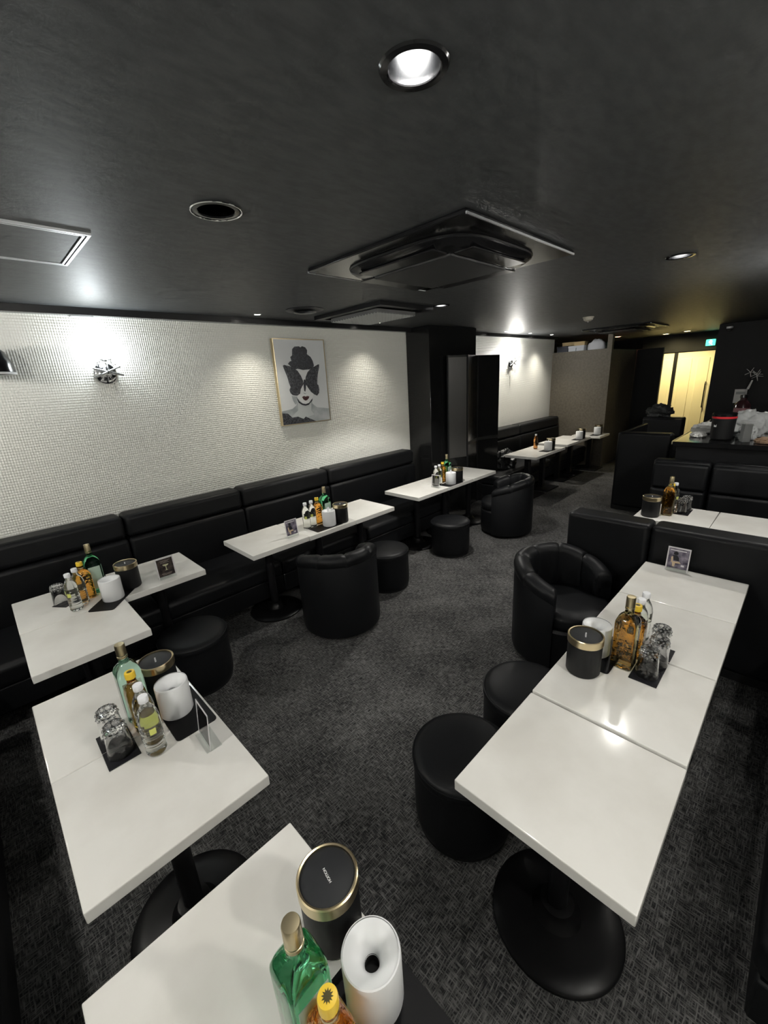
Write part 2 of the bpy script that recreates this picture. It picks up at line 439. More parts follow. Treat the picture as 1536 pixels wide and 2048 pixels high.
obj('cone', lathe([(0,-.03),(.05,-.028),(.09,-.020),(.06,-.012)], 32), black_gloss, v2)

# access hatch
h = thing('ceiling_hatch', 'square ceiling access hatch with aluminium frame at left edge', 'hatch', (.26, 2.18, CEIL))
obj('hatch_panel', rbox(-.205,.205,-.205,.205,-.006,-.001), ceil_m, h)
for (a, b) in ((.212,.220),(.226,.236)):
    obj('hatch_frame', join(rbox(-b,b,-b,-a,-.008,0), rbox(-b,b,a,b,-.008,0), rbox(-b,-a,-a,a,-.008,0), rbox(a,b,-a,a,-.008,0)), alu, h)
sd = thing('smoke_detector', 'round cream smoke detector on the dark ceiling', 'smoke detector', (5.42, 2.03, CEIL))
obj('base', lathe([(0,0),(.060,0),(.060,-.012),(0,-.012)], 28), mat('aged_cream', (.55,.52,.44), .45), sd)
obj('dome', lathe([(.052,-.012),(.050,-.03),(.030,-.045),(0,-.047)], 28), mat('aged_cream', (.55,.52,.44)), sd)
obj('indicator', lathe([(0,-.060),(.006,-.056),(.008,-.045),(0,-.045)], 10), grey_pl, sd)
cc = thing('security_camera', 'small white dome security camera high on the black bar wall', 'camera', (9.20, 1.20, 2.19))
obj('mount', lathe([(0,0),(.045,0),(.045,.03),(0,.03)], 20), white_pl, cc)
obj('dome', lathe([(.04,0),(.038,-.02),(.022,-.042),(0,-.048)], 20), mat('camera_dome', (.05,.05,.05), .1), cc)
obj('bracket', rbox(0,.06,-.02,.02,.0,.025), white_pl, cc)
sl = thing('trim_light_plate', 'small pale rectangular plate under the cornice above sconce', 'plate', (.73, 3.53, CEIL-.041))
obj('plate', rbox(-.065,.065,-.025,.025,-.010,0,.002,1), grey_pl, sl)
obj('insert', rbox(-.055,.055,-.017,.017,-.013,-.009), white_pl, sl)
# far ceiling lamps by the entrance
far_em = mat('far_lamp', (1,1,1), .5, emis=(1,.82,.42), estr=12)
for (x, y, lab, em) in ((10.35, 2.35, 'small glowing entrance downlight left of the exit sign', far_em), (10.1, 1.95, 'small glowing entrance downlight nearest the exit sign', far_em),
                    (9.6, 3.0, 'small glowing reddish downlight beyond the brown partition', mat('far_lamp_red', (1,.6,.5), .5, emis=(1,.45,.28), estr=10))):
    t = thing('entrance_downlight', lab, 'downlight', (x, y, CEIL), 0, 'entrance downlights')
    obj('ring', lathe([(.05,0),(.05,-.008),(.072,-.006),(.075,0)], 24), white_pl, t)
    obj('lens', lathe([(0,-.004),(.05,-.006)], 24), em, t)
    red = 'reddish' in lab
    lamp('entrance_lamp', 'SPOT', 14 if red else P_FAR*2.2, (1,.35,.22) if red else YEL, (x, y, CEIL-.02), t, (x+(.0 if red else .35), y, 0), .05, 160, .8)

# ------------------------------------------------------------------ wall washers in the cornice
for i, (x, lab) in enumerate(((1.885, 'cornice spotlight washing the wall left of the picture'), (3.235, 'cornice spotlight washing the wall right of the picture'),
                              (5.78, 'cornice spotlight just past the black pillar'), (6.50, 'cornice spotlight beside the far crystal sconce'), (7.25, 'cornice spotlight near the brown partition'))):
    t = thing('cornice_spotlight', lab, 'spotlight', (x, 3.28, CEIL), 0, 'cornice wall washer spotlights')
    obj('bezel', lathe([(.024,0),(.024,-.004),(.030,-.004),(.032,0)], 24), chrome, t)
    obj('lens', lathe([(0,-.003),(.024,-.004)], 20), mat('spot_lens', (1,1,1), .5, emis=(1,.95,.85), estr=10), t)
    lamp('washer_lamp', 'SPOT', P_PIC*(2 if x > 5 else 1), WARM, (x, 3.28, CEIL-.010), t, (x, 3.20, 0), .024, 108, 1.0)

# ------------------------------------------------------------------ crystal wall sconces
def sconce(x, z, label, power, y=WALLY-.001, rz=0):
    t = thing('wall_sconce', label, 'wall lamp', (x, y, z), rz, 'crystal wall sconces')
    pl = obj('backplate', lathe([(0,.0),(.072,.0),(.070,.010),(.055,.024),(.02,.034),(0,.035)], 32), chrome, t)
    pl.rotation_euler = (PI/2, 0, 0)
    obj('rod', tube([(-.085,-.052,-.030), (.085,-.060,.042)], .0068, 8), chrome, t)
    obj('rod', tube([(.100,-.045,-.018), (-.080,-.045,.034)], .0068, 8), chrome, t)
    obj('stem', tube([(0,-.02,0), (0,-.075,.0), (0,-.085,.03), (0,-.085,.07)], .007, 8), clear, t)
    obj('cup', lathe([(0,.06),(.022,.06),(.035,.085),(.033,.09),(0,.075)], 24), clear, t, (0,-.085,0))
    globe = obj('globe', lathe([(0.0,.085)] + [(.062*math.sin(a), .145-.060*math.cos(a)) for a in [PI*k/14 for k in range(1, 14)]] + [(0,.205)], 28), mat('globe_glow_%.1f' % power, (1,1,1), .4, emis=COOL if power < 15 else NEUT, estr=power/.152), t, (0,-.085,0))
    oct_ = mesh_from([(0,0,.012),(.006,0,0),(0,.006,0),(-.006,0,0),(0,-.006,0),(0,0,-.012)], [(0,1,2),(0,2,3),(0,3,4),(0,4,1),(5,2,1),(5,3,2),(5,4,3),(5,1,4)])
    for k in range(10):
        a = 2*PI*k/10; obj('crystal_drop', oct_, clear, t, (.055*math.cos(a), -.085+.055*math.sin(a), .065-.012*(k % 2)))
    bead = lathe([(0,-.009),(.006,-.006),(.0085,0),(.006,.006),(0,.009)], 10)
    for k in range(6): obj('chain_bead', bead, clear, t, (.014+.003*k, -.072, -.030-.020*k))
    return t
sconce(.795, 1.865, 'glowing crystal wall sconce with crossed chrome rods at left', P_SCONCE)
sconce(6.42, 1.845, 'glowing crystal wall sconce on the far wall past the pillar', P_SCONCE*3.2)
sconce(XB+.001, 1.865, 'unseen crystal sconce added on the wall left of the camera', P_SCONCE*5.5, .95, PI/2)  # unseen sconce assumed here, fills in light from the left
sconce(XB+.001, 1.865, 'unseen crystal sconce added near the corner on the left side wall', P_SCONCE*5, 2.75, PI/2)  # added out of view to brighten the corner tables and left wall
sconce(3.75, 1.865, 'crystal wall sconce on the right wall over the booth', P_SCONCE*6, -.299, PI)
sconce(.9, 1.865, 'unseen crystal sconce added on the right wall beside the camera', P_SCONCE*6.6, YR+.001, PI)  # added out of view to raise the overall brightness
d = thing('dome_speaker', 'black dome wall speaker with pale rim at the left edge', 'speaker', (.13, WALLY-.001, 1.90))
obj('dome', lathe([(.115,-.03),(.112,.03),(.09,.09),(.05,.125),(0,.135)], 32), black_gloss, d, (.055,-.16,0))
obj('rim', lathe([(.10,-.032),(.118,-.036),(.120,-.026),(.114,-.022)], 32), white_pl, d, (.055,-.16,0))
obj('cone', lathe([(0,-.012),(.04,-.02),(.10,-.03)], 32), black_matte, d, (.055,-.16,0))
obj('bracket', rbox(.03,.08,-.16,.0,.02,.06,.004,1), black_metal, d)

# ------------------------------------------------------------------ framed picture
pic = thing('framed_picture', 'gold framed portrait of a woman with butterfly over her eyes', 'picture', (2.4205, WALLY, 1.735))
PW, PH = .575, .775
obj('canvas', rbox(-PW/2+.006, PW/2-.006, -.034, -.001, -PH/2+.006, PH/2-.006), mat('canvas_grey', (.64,.66,.67), .35), pic)
b = .0075
obj('gold_frame', join(rbox(-PW/2, PW/2, -.038, 0, PH/2-b, PH/2), rbox(-PW/2, PW/2, -.038, 0, -PH/2, -PH/2+b), rbox(-PW/2, -PW/2+b, -.038, 0, -PH/2+b, PH/2-b), rbox(PW/2-b, PW/2, -.038, 0, -PH/2+b, PH/2-b)), gold, pic)
# outlines measured on the picture, turned into picture units by bilinear inverse
TL, TR, BR, BL = (185,155), (1135,185), (1285,1665), (400,1785)
def uv(px, py):
    u = v_ = .5
    for _ in range(30):
        fx = (1-u)*(1-v_)*TL[0] + u*(1-v_)*TR[0] + u*v_*BR[0] + (1-u)*v_*BL[0]; fy = (1-u)*(1-v_)*TL[1] + u*(1-v_)*TR[1] + u*v_*BR[1] + (1-u)*v_*BL[1]
        u += (px-fx)/920*.8; v_ += (py-fy)/1550*.8
    return min(max(u,.012),.988), min(max(v_,.01),.99)
def art(name, pts, m, layer):
    q = [((uv(x,y)[0]-.5)*PW, (.5-uv(x,y)[1])*PH) for x, y in pts]
    y1 = -.034-.0006*layer
    n = len(q); vv = [(x, y1, z) for x, z in q] + [(x, -.0335, z) for x, z in q]
    f = [tuple(range(n)), tuple(range(2*n-1, n-1, -1))] + [(i, n+i, n+(i+1) % n, (i+1) % n) for i in range(n)]
    me = mesh_from(vv, f)
    return obj(name, me, m, pic)
hair_m = mat('hair_ink', (.02,.022,.03), .4); noise_color(hair_m, (.008,.009,.014), (.06,.065,.085), 90, 4, .45, .75)
wing_m = mat('wing_ink', (.03,.032,.04), .4); noise_color(wing_m, (.012,.013,.018), (.11,.115,.13), 75, 4, .42, .72)
skin_m = mat('skin_print', (.74,.75,.75), .4)
grey_print = mat('grey_print', (.36,.39,.40), .4); noise_color(grey_print, (.30,.33,.34), (.48,.50,.51), 9, 3)
art('shoulders', [(372,1500),(560,1450),(630,1380),(640,1250),(900,1250),(920,1350),(1010,1420),(1250,1440),(1282,1660),(940,1690),(400,1780)], grey_print, 1)
art('neck', [(650,1300),(900,1300),(900,1480),(960,1560),(760,1640),(560,1590),(660,1480)], mat('neck_print', (.50,.53,.53), .4), 2)
art('hair_strand', [(540,1200),(640,1220),(645,1330),(610,1370),(565,1290)], grey_print, 2)
art('face', [(610,715),(850,715),(900,900),(940,1150),(920,1240),(850,1340),(790,1360),(740,1345),(650,1250),(620,1150),(640,900)], skin_m, 3)
art('chin_shadow', [(630,1235),(680,1310),(740,1350),(800,1358),(860,1335),(925,1250),(915,1300),(850,1375),(790,1392),(730,1377),(665,1330)], hair_m, 4)
art('hair', [(540,350),(580,305),(660,300),(690,320),(720,298),(780,320),(815,370),(810,440),(880,490),(920,560),(945,640),(930,680),(850,715),(740,725),(640,700),(600,715),(520,660),(470,610),(500,570),(530,560),(510,490),(540,460)], hair_m, 4)
art('butterfly_wing', [(380,645),(400,630),(480,650),(560,680),(640,740),(700,830),(740,920),(745,990),(700,1080),(690,1160),(640,1200),(560,1190),(520,1150),(500,1090),(520,1040),(490,960),(460,850),(400,700)], wing_m, 5)
art('butterfly_wing', [(1045,625),(1020,625),(960,660),(880,700),(820,770),(790,850),(780,930),(800,1000),(840,1060),(890,1130),(960,1180),(1010,1200),(1045,1150),(1050,1080),(1030,1000),(1010,990),(1010,900),(1020,800),(1045,680)], wing_m, 5)
art('butterfly_body', [(755,900),(775,900),(795,960),(795,1060),(785,1125),(765,1115),(755,1040),(745,970)], hair_m, 6)
art('lips', [(725,1225),(760,1205),(790,1215),(820,1205),(860,1215),(850,1250),(820,1285),(790,1295),(755,1275)], mat('lips_red', (.045,.008,.010), .4), 4)
art('nose', [(745,1140),(770,1150),(790,1160),(810,1145),(790,1170),(765,1165)], grey_print, 4)
art('dress', [(375,1535),(480,1540),(560,1620),(660,1600),(760,1645),(800,1600),(880,1640),(1000,1690),(402,1782)], wing_m, 4)

# ------------------------------------------------------------------ banquettes
def banquette(name, label, wdt, loc, rz, back=.885, seat=.365, depth=.735, sidecaps=False, group='black leather banquettes'):
    """local: x along the width, back at y=0, seat towards -y"""
    t = thing(name, label, 'banquette', loc, rz, group)
    g = .003
    obj('upper_back_pad', rbox(g, wdt-g, -.20, -.005, back-.165, back, .035, 4), leather, t)
    obj('lower_back_pad', rbox(g, wdt-g, -.215, -.02, seat-.02, back-.168, .025, 3), leather, t)
    obj('seat_cushion', rbox(g, wdt-g, -depth, -.10, seat-.13, seat, .035, 4), leather_seat, t)
    obj('seat_base', rbox(g, wdt-g, -depth+.015, -.02, .085, seat-.128, .008, 1), leather, t)
    obj('kick_plinth', rbox(g, wdt-g, -depth+.19, -.03, 0, .087), black_matte, t)
    return t
edges = [-.90, -.29, .64, 1.545, 2.485, 3.80]
labs = ['wall banquette section in the far left corner', 'black leather wall banquette section below the left sconce', 'black leather wall banquette section between sconce and picture',
        'black leather wall banquette section left of the picture', 'black leather wall banquette section ending at the black pillar']
for i in range(5): banquette('wall_banquette', labs[i], edges[i+1]-edges[i], (edges[i], WALLY-.005, 0), 0)
fe = [4.95, 6.45, 7.93]
for i, lb in enumerate(('far wall banquette section just past the black pillar', 'far wall banquette section ending at the brown partition')):
    banquette('wall_banquette', lb, fe[i+1]-fe[i], (fe[i], WALLY-.005, 0), 0)
# side bench at the far left edge (faces +x) and bench at right edge (faces +y)
for i, (y0, y1, lb) in enumerate(((1.96, 2.74, 'dark side banquette at left edge beside the corner table'), (1.02, 1.94, 'dark side banquette at left edge beside the front table'))):
    banquette('wall_banquette', lb, y1-y0, (-.985, y0, 0), PI/2, depth=.70)
banquette('wall_banquette', 'dark banquette along the right edge beside the long table row', 1.55, (2.59, -.97, 0), PI, depth=.84)

# booth benches on the right
def booth_bench(label, x_back, y0, y1, facing, back, splits, thick=.16, seat=.40):
    t = thing('booth_bench', label, 'bench', (x_back, y0, 0), 0, 'right hand booth benches')
    W_ = y1-y0; s = facing; ys = [0]+splits+[W_]
    for a, b_ in zip(ys[:-1], ys[1:]):
        x0, x1 = sorted((0, s*thick))
        obj('back_section', rbox(x0, x1, a+.004, b_-.004, .05, back, .028, 4), leather, t)
        for (z0, z1) in ((seat-.02, seat+.20), (seat+.205, back-.02)):
            xa, xb = sorted((s*(thick-.02), s*(thick+.05)))
            obj('back_pad', rbox(xa, xb, a+.012, b_-.012, z0, z1, .025, 3), leather, t)
        xa, xb = sorted((s*thick*.8, s*(thick+.42)))
        obj('seat_cushion', rbox(xa, xb, a+.004, b_-.004, seat-.13, seat, .03, 3), leather_seat, t)
    xa, xb = sorted((s*thick*.8, s*(thick+.38))); obj('seat_base', rbox(xa, xb, .006, W_-.006, .0, seat-.128), leather, t)
    xa, xb = sorted((s*.01, s*(thick-.01))); obj('kick_plinth', rbox(xa, xb, .01, W_-.01, 0, .05), black_matte, t)
    return t
booth_bench('low black leather booth partition bench behind the right table row', 2.668, -.29, 1.03, 1, .815, [.84], seat=.36)
booth_bench('black padded booth bench facing the camera behind booth table', 4.62, -.29, .985, -1, .860, [.83], thick=.12)
tb = booth_bench('tall black booth bench end beside the walkway', 5.52, 1.06, 1.615, 1, .955, [])
obj('side_panel', rbox(.02, 1.1, .505, .555, 0, .945, .012, 2), leather, tb)
booth_bench('distant black booth bench in front of the cream doors', 8.0, 1.38, 1.95, -1, .90, [])

# ------------------------------------------------------------------ tables
TW = .467
def make_table(square=False):
    t = thing('pedestal_table', 'x', 'table')
    obj('table_top', rbox(-TW/2, TW/2, -TW/2, TW/2, TT-.037, TT, .0035, 2), stone, t)
    obj('mounting_plate', rbox(-.14,.14,-.14,.14,TT-.050,TT-.037), black_metal, t)
    if square:
        obj('column', rbox(-.035,.035,-.035,.035,.02,TT-.05,.004,1), black_metal, t)
        obj('base', rbox(-.19,.19,-.19,.19,0,.022,.006,2), black_metal, t)
    else:
        obj('column', lathe([(0,.03),(.030,.03),(.030,TT-.05),(0,TT-.05)], 24), black_metal, t)
        obj('base', lathe([(0,0),(.200,0),(.200,.010),(.193,.016),(.15,.022),(.075,.034),(.055,.055),(.05,.075),(.03,.08),(0,.08)], 48), base_black, t)
    return t
PT, PTS = Proto(make_table()), Proto(make_table(True))
def table(x, y, label, sq=False, rz=0): return (PTS if sq else PT).put((x, y, 0), rz, label, 'white square pedestal tables')
ordn = ['nearest', 'second', 'third', 'farthest']
for k in range(4):
    table(.734+.475*(k+.5)+(.003 if k else -.0015), .3105-(.002 if k == 0 else 0), ('white square table nearest in the long right-hand row', 'second white table of the right-hand row, under black canister',
          'third white table of the right-hand row, behind the bottles', 'last white table of the right-hand row against the low partition')[k])
AX, BX = .146, .166
table(AX, .956+TW/2, 'front left white table, its near half without bottles'); table(AX, .956+TW*1.5+.002, 'front left white table under glasses and water bottles')
table(BX, 2.117+TW/2, 'corner white table in front half, left of the stool'); table(BX, 2.117+TW*1.5+.003, 'corner white table against the wall banquette with bottles')
table(.402+TW/2+.002, 2.602+TW/2, 'single white table beside the corner, holding the dark menu')
for k in range(3): table(1.178+.468*(k+.5), 2.547+TW/2-(.008 if k else 0), ('middle wall row white table at left with menu stand', 'middle wall row white table under the bottles', 'middle wall row white table at right, empty')[k])
for k in range(3): table(2.926+.4735*(k+.5), 2.547+TW/2, ('white table left of three beside the pillar', 'white table with bottles in front of the black pillar', 'white table by the folding screen, empty end')[k])
for k in range(2): table(5.31+.47*(k+.5), 2.515+TW/2, ('far white table with orange drink bottle', 'far white table with white dispenser before the middle pair')[k], True)
for k in range(2): table(6.46+.47*(k+.5), 2.57+TW/2, ('far middle white table, near side', 'far middle white table holding dispenser')[k], True)
table(7.695, 2.445+TW/2, 'farthest white table against the brown partition', True)
ZX = .113
table(ZX, .789-TW/2, 'white table at bottom edge under canister and green bottle'); 
table(ZX, .789-TW*1.5-.003, 'white table below the camera at the very bottom edge')
for k in range(2): table(3.665, .838-TW/2-k*(TW+.004), ('right booth white table with black canister', 'right booth white table, empty, at right edge')[k])

# ------------------------------------------------------------------ stools and tub chairs
def make_stool():
    t = thing('round_stool', 'x', 'stool'); R = .192; H_ = .345
    obj('body', lathe([(0,.02),(R-.006,.02),(R-.002,.035),(R,.06),(R,H_-.055)], 48), leather, t)
    obj('seat_pad', lathe([(R,H_-.058),(R+.004,H_-.045),(R+.004,H_-.025),(R-.006,H_-.010),(R-.03,H_-.003),(R*.5,H_+.004),(0,H_+.006)], 48, sharp=60), leather, t)
    obj('piping', tube([((R+.002)*math.cos(a), (R+.002)*math.sin(a), H_-.022) for a in [2*PI*i/48 for i in range(48)]], .0035, 6, True), leather, t)
    obj('glide_ring', lathe([(R-.02,0),(R-.02,.022),(R-.012,.022),(R-.010,0)], 40), black_matte, t)
    return t
PS = Proto(make_stool())
for (x, y, lb) in ((1.045, .725, 'black round stool nearest camera at the right table row'), (1.52, .705, 'black round stool beside the tub chair at right table row'),
                   (.655, 2.40, 'black round stool between the two left table groups'), (2.29, 2.385, 'black round stool behind the middle tub chair'),
                   (3.21, 2.385, 'black round stool in front of the pillar table row')):
    PS.put((x, y, 0), random.random(), lb, 'black leather round stools')
def make_chair():
    t = thing('tub_chair', 'x', 'chair'); ro, ri = .285, .195
    TM = math.radians(122)
    def ztop(a): return .635 - .10*max(0, (abs(a)-.75)/(TM-.75))**1.3
    def ring(a0, a1, n, prof):
        verts, faces = [], []; k = None
        for i in range(n+1):
            u = i/n; a = a0+(a1-a0)*u; p = prof(a, u); k = len(p)
            for (r, z) in p: verts.append((r*math.cos(a+PI/2), r*math.sin(a+PI/2), z))
        for i in range(n):
            for q in range(k): faces.append((i*k+q, (i+1)*k+q, (i+1)*k+(q+1) % k, i*k+(q+1) % k))
        faces += [tuple(range(k)), tuple(n*k+q for q in range(k))]
        return smooth_by_angle(mesh_from(verts, faces), 50)
    obj('outer_shell', ring(-TM, TM, 48, lambda a, u: [(ri+.03,.03),(ro-.004,.03),(ro,.05),(ro,ztop(a)-.085),(ro-.01,ztop(a)-.06),(ri+.03,ztop(a)-.06)]), leather, t)
    ns = 6; cuts = [-TM + 2*TM*k/ns for k in range(ns+1)]
    for k in range(ns):
        def prof(a, u):
            e = abs(2*u-1)**7; zt = ztop(a)-.010*e; d = .008*e
            c0 = (ri+ro)/2; hw = (ro-ri)/2+.006-d*.5
            pts = [(ri+.025, .34), (ri-.004+d, .36), (ri-.012+d, .46), (ri-.008+d, zt-.07)]
            for j in range(0, 9):
                an = PI - PI*j/8; pts.append((c0+hw*math.cos(an), zt-.045+.045*math.sin(an)))
            pts += [(ro+.002-d*.3, zt-.075), (ro-.02, zt-.09), (ri+.025, zt-.10)]
            return pts
        obj('back_pad', ring(cuts[k], cuts[k+1], 12, prof), leather, t)
    obj('seat_cushion', loft([(.15,.15,2.6,.28),(.205,.205,2.6,.285),(.218,.218,2.6,.31),(.218,.218,2.6,.35),(.205,.205,2.6,.372),(.12,.12,2.4,.382)], 48, sharp=60), leather_seat, t, (0,-.05,0))
    obj('seat_base', lathe([(0,.035),(.255,.035),(.262,.06),(.262,.27),(.25,.285),(0,.285)], 48), leather, t, (0,-.012,0))
    obj('swivel_plinth', lathe([(0,0),(.20,0),(.20,.036),(0,.036)], 40), black_matte, t)
    return t
PC = Proto(make_chair())
# local chair: back at +y, opens to -y
PC.put((1.655, 2.235, 0), PI-.42, 'black leather tub chair seen from behind at middle wall row', 'black leather tub chairs')
PC.put((4.06, 2.245, 0), PI+.50, 'black leather tub chair near the folding screen', 'black leather tub chairs')
PC.put((2.345, .90, 0), -.32, 'black leather tub chair at the right-hand table row', 'black leather tub chairs')

# ------------------------------------------------------------------ folding screen beside the pillar
fs = thing('folding_screen', 'glossy black folding screen standing beside the pillar', 'screen', (4.6, 3.08, 0))
pts = [(4.22, 3.165), (4.47, 3.05), (4.86, 3.165), (5.24, 3.06)]
for i in range(3):
    a, b_ = Vector(pts[i]), Vector(pts[i+1]); ln = (b_-a).length; an = math.atan2((b_-a).y, (b_-a).x)
    lf = obj('screen_leaf', rbox(.006, ln-.006, -.012, .012, .02, 1.945, .003, 1), pillar_m, fs, (a.x-4.6, a.y-3.08, 0), an)
    if i == 0: obj('grey_reflection', rbox(.02, ln-.012, -.0145, -.011, .72, 1.92), mat('reflection_grey', (.05,.049,.047), .35), lf)  # grey reflection on the first leaf, put in as a lighter coloured sheet
    else: obj('leaf_band', rbox(.006, ln-.006, -.015, .015, .86, .90, .002, 1), black_matte, lf)  # dark band across the second and third leaf
    obj('leaf_stile', rbox(.003, .02, -.015, .015, .02, 1.945, .002, 1), black_matte, lf)

# ------------------------------------------------------------------ tableware
def make_canister():
    t = thing('canister', 'x', 'canister')
    obj('body', lathe([(0,0),(.056,0),(.060,.006),(.060,.128)], 44), black_matte, t)
    obj('gold_rim', lathe([(.061,.126),(.0625,.128),(.0625,.154),(.060,.156),(.0565,.155),(.0565,.148)], 48), gold, t)
    ld = obj('lid', lathe([(.0568,.146),(.0568,.150),(.050,.1525),(0,.1535)], 44, sharp=60), lid_black, t)
    tx = obj('lettering', xform(text_mesh('HOITION', .0075), (0,0,.1537), 0), text_white, ld)
    return t
def make_tissue(tab=False):
    t = thing('tissue_dispenser', 'x', 'tissue dispenser')
    obj('body', lathe([(0,0),(.052,0),(.0545,.004),(.0545,.118),(.053,.123),(.0505,.124)], 44), white_pl, t)
    obj('funnel_top', lathe([(.0505,.122),(.045,.1205),(.034,.116),(.023,.107),(.016,.095),(.0135,.085)], 44, sharp=60), white_pl, t)
    obj('inside', lathe([(.0140,.088),(.013,.070),(0,.068)], 24), dark_in, t)
    if tab: obj('tissue_tip', loft([(.008,.008,2,.085),(.010,.004,2,.11),(.012,.003,2,.14),(.010,.002,2,.150)], 14), white_cap, t)
    return t
def make_green(glass):
    t = thing('liquor_bottle', 'x', 'bottle')
    obj('glass', loft([(.030,.030,5,0),(.036,.036,6,.004),(.038,.038,7,.012),(.038,.038,7,.185),(.0375,.0375,6,.194),(.033,.033,4,.208),(.024,.024,3,.219),(.0165,.0165,2,.226),(.0145,.0145,2,.238),(.0145,.0145,2,.262)], 40, sharp=45), glass, t)
    for (a, nm) in ((0, 'front'), (PI/2, 'side')):
        lb = obj('etched_label', rbox(-.029,.029,-.0392,-.0376,.03,.165,.0005,1), label_green if glass is not olive_gl else glass, t, (0,0,0), a)
        if glass is olive_gl: bpy.data.objects.remove(lb)
    cp = obj('cap', lathe([(.0145,.255),(.0158,.256),(.0158,.292),(.0145,.296),(0,.297)], 28), brass, t)
    obj('cap_ring', lathe([(.0150,.244),(.0162,.245),(.0162,.252),(.0150,.253)], 28), brass, cp)
    return t
def make_kaku():
    t = thing('whisky_bottle', 'x', 'bottle')
    obj('glass', loft([(.030,.024,4,0),(.036,.028,5,.004),(.038,.030,6,.012),(.038,.030,6,.135),(.036,.028,5,.152),(.027,.022,3,.168),(.017,.016,2.2,.178),(.0135,.0135,2,.186),(.0135,.0135,2,.205)], 40, sharp=45), amber, t)
    cp = obj('cap', lathe([(.0150,.200),(.0162,.201),(.0162,.219),(.0150,.223),(.0128,.2235),(0,.2230)], 28), yellow_cap, t)
    star = []
    for k in range(24):
        r = (.0095 if k % 2 else .0055); a = 2*PI*k/24; star.append((r*math.cos(a), r*math.sin(a)))
    obj('cap_emblem', prism(star, .2225, .2238), black_print, cp)
    obj('neck_band', lathe([(.0140,.183),(.0146,.184),(.0146,.189),(.0140,.190)], 24), brass, t)
    return t
def make_pet(content, labelled=True):
    t = thing('water_bottle', 'x', 'bottle'); R = .0305
    prof = [(0,.004),(.018,.0),(.026,.003),(R,.012)]
    for k in range(6):
        z = .02+k*.0135; prof += [(R,z),(R-.0018,z+.005),(R,z+.010)]
    prof += [(R,.105),(R,.138),(.0285,.152),(.023,.168),(.0155,.182),(.0125,.190),(.0125,.202)]
    obj('shell', lathe(prof + [(0,.203)], 32, sharp=70), content, t)
    obj('cap', lathe([(.0142,.196),(.0148,.197),(.0148,.214),(.0135,.2165),(0,.217)], 28), white_cap, t)
    if labelled:
        obj('label_film', lathe([(R+.0006,.088),(R+.0006,.135)], 32, -2.9, -.2), lemon_pale, t)
        obj('lemon_mark', lathe([(R+.0010,.090),(R+.0010,.112)], 10, -2.55, -1.95), lemon, t)
    return t
def make_glass():
    t = thing('tumbler_glass', 'x', 'glass')
    outer = [(.0365,0),(.0375,.002),(.031,.085),(.0295,.100),(.0285,.108),(.026,.112),(0,.112)]
    inner = [(.0345,0),(.029,.080),(.027,.090),(0,.093)]
    obj('bowl', lathe(outer[::-1] + inner, 32, sharp=60), clear, t)
    # knobbly cut foot
    oc = mesh_from([(0,0,.006),(.005,0,0),(0,.005,0),(-.005,0,0),(0,-.005,0),(0,0,-.006)], [(0,1,2),(0,2,3),(0,3,4),(0,4,1),(5,2,1),(5,3,2),(5,4,3),(5,1,4)])
    ms = []
    for row, (z, r, n) in enumerate(((.107,.0275,12),(.097,.030,12),(.087,.0308,12),(.1125,.018,8))):
        for k in range(n):
            a = 2*PI*(k+.5*(row % 2))/n; m_ = oc.copy(); m_.transform(Matrix.Translation((r*math.cos(a), r*math.sin(a), z))); ms.append(m_)
    kn = obj('cut_pattern', join(*ms), mat('cut_glass', (.95,.96,.97), .06, trans=.86), t); kn['kind'] = 'stuff'
    return t
def make_coaster():
    me = rbox(-.0455,.0455,-.0455,.0455,0,.003,.0012,1)
    o = obj('coaster', me, coaster_m); return tag(o, 'x', 'coaster')
def rounded_rect(hx, hy, r, n=5):
    p = []
    for (sx, sy, a0) in ((1,1,0),(-1,1,PI/2),(-1,-1,PI),(1,-1,3*PI/2)):
        for k in range(n+1):
            a = a0+PI/2*k/n; p.append((sx*(hx-r)+r*math.cos(a), sy*(hy-r)+r*math.sin(a)))
    return p
def make_mat():
    return tag(obj('table_mat', prism(rounded_rect(.130,.068,.014), 0, .003), mat_vinyl), 'x', 'mat')
card_dark = mat('card_dark', (.03,.026,.024), .3); noise_color(card_dark, (.012,.010,.010), (.10,.075,.065), 40, 4, .4, .75)
card_art = mat('card_art', (.10,.09,.12), .3); noise_color(card_art, (.03,.025,.05), (.30,.27,.33), 32, 4, .38, .7)
card_tan = mat('card_tan', (.55,.42,.28), .4); card_ink = mat('card_ink', (.012,.012,.016), .4); card_pale = mat('card_pale', (.62,.60,.62), .4); card_gold = mat('card_gold', (.55,.55,.35), .4)
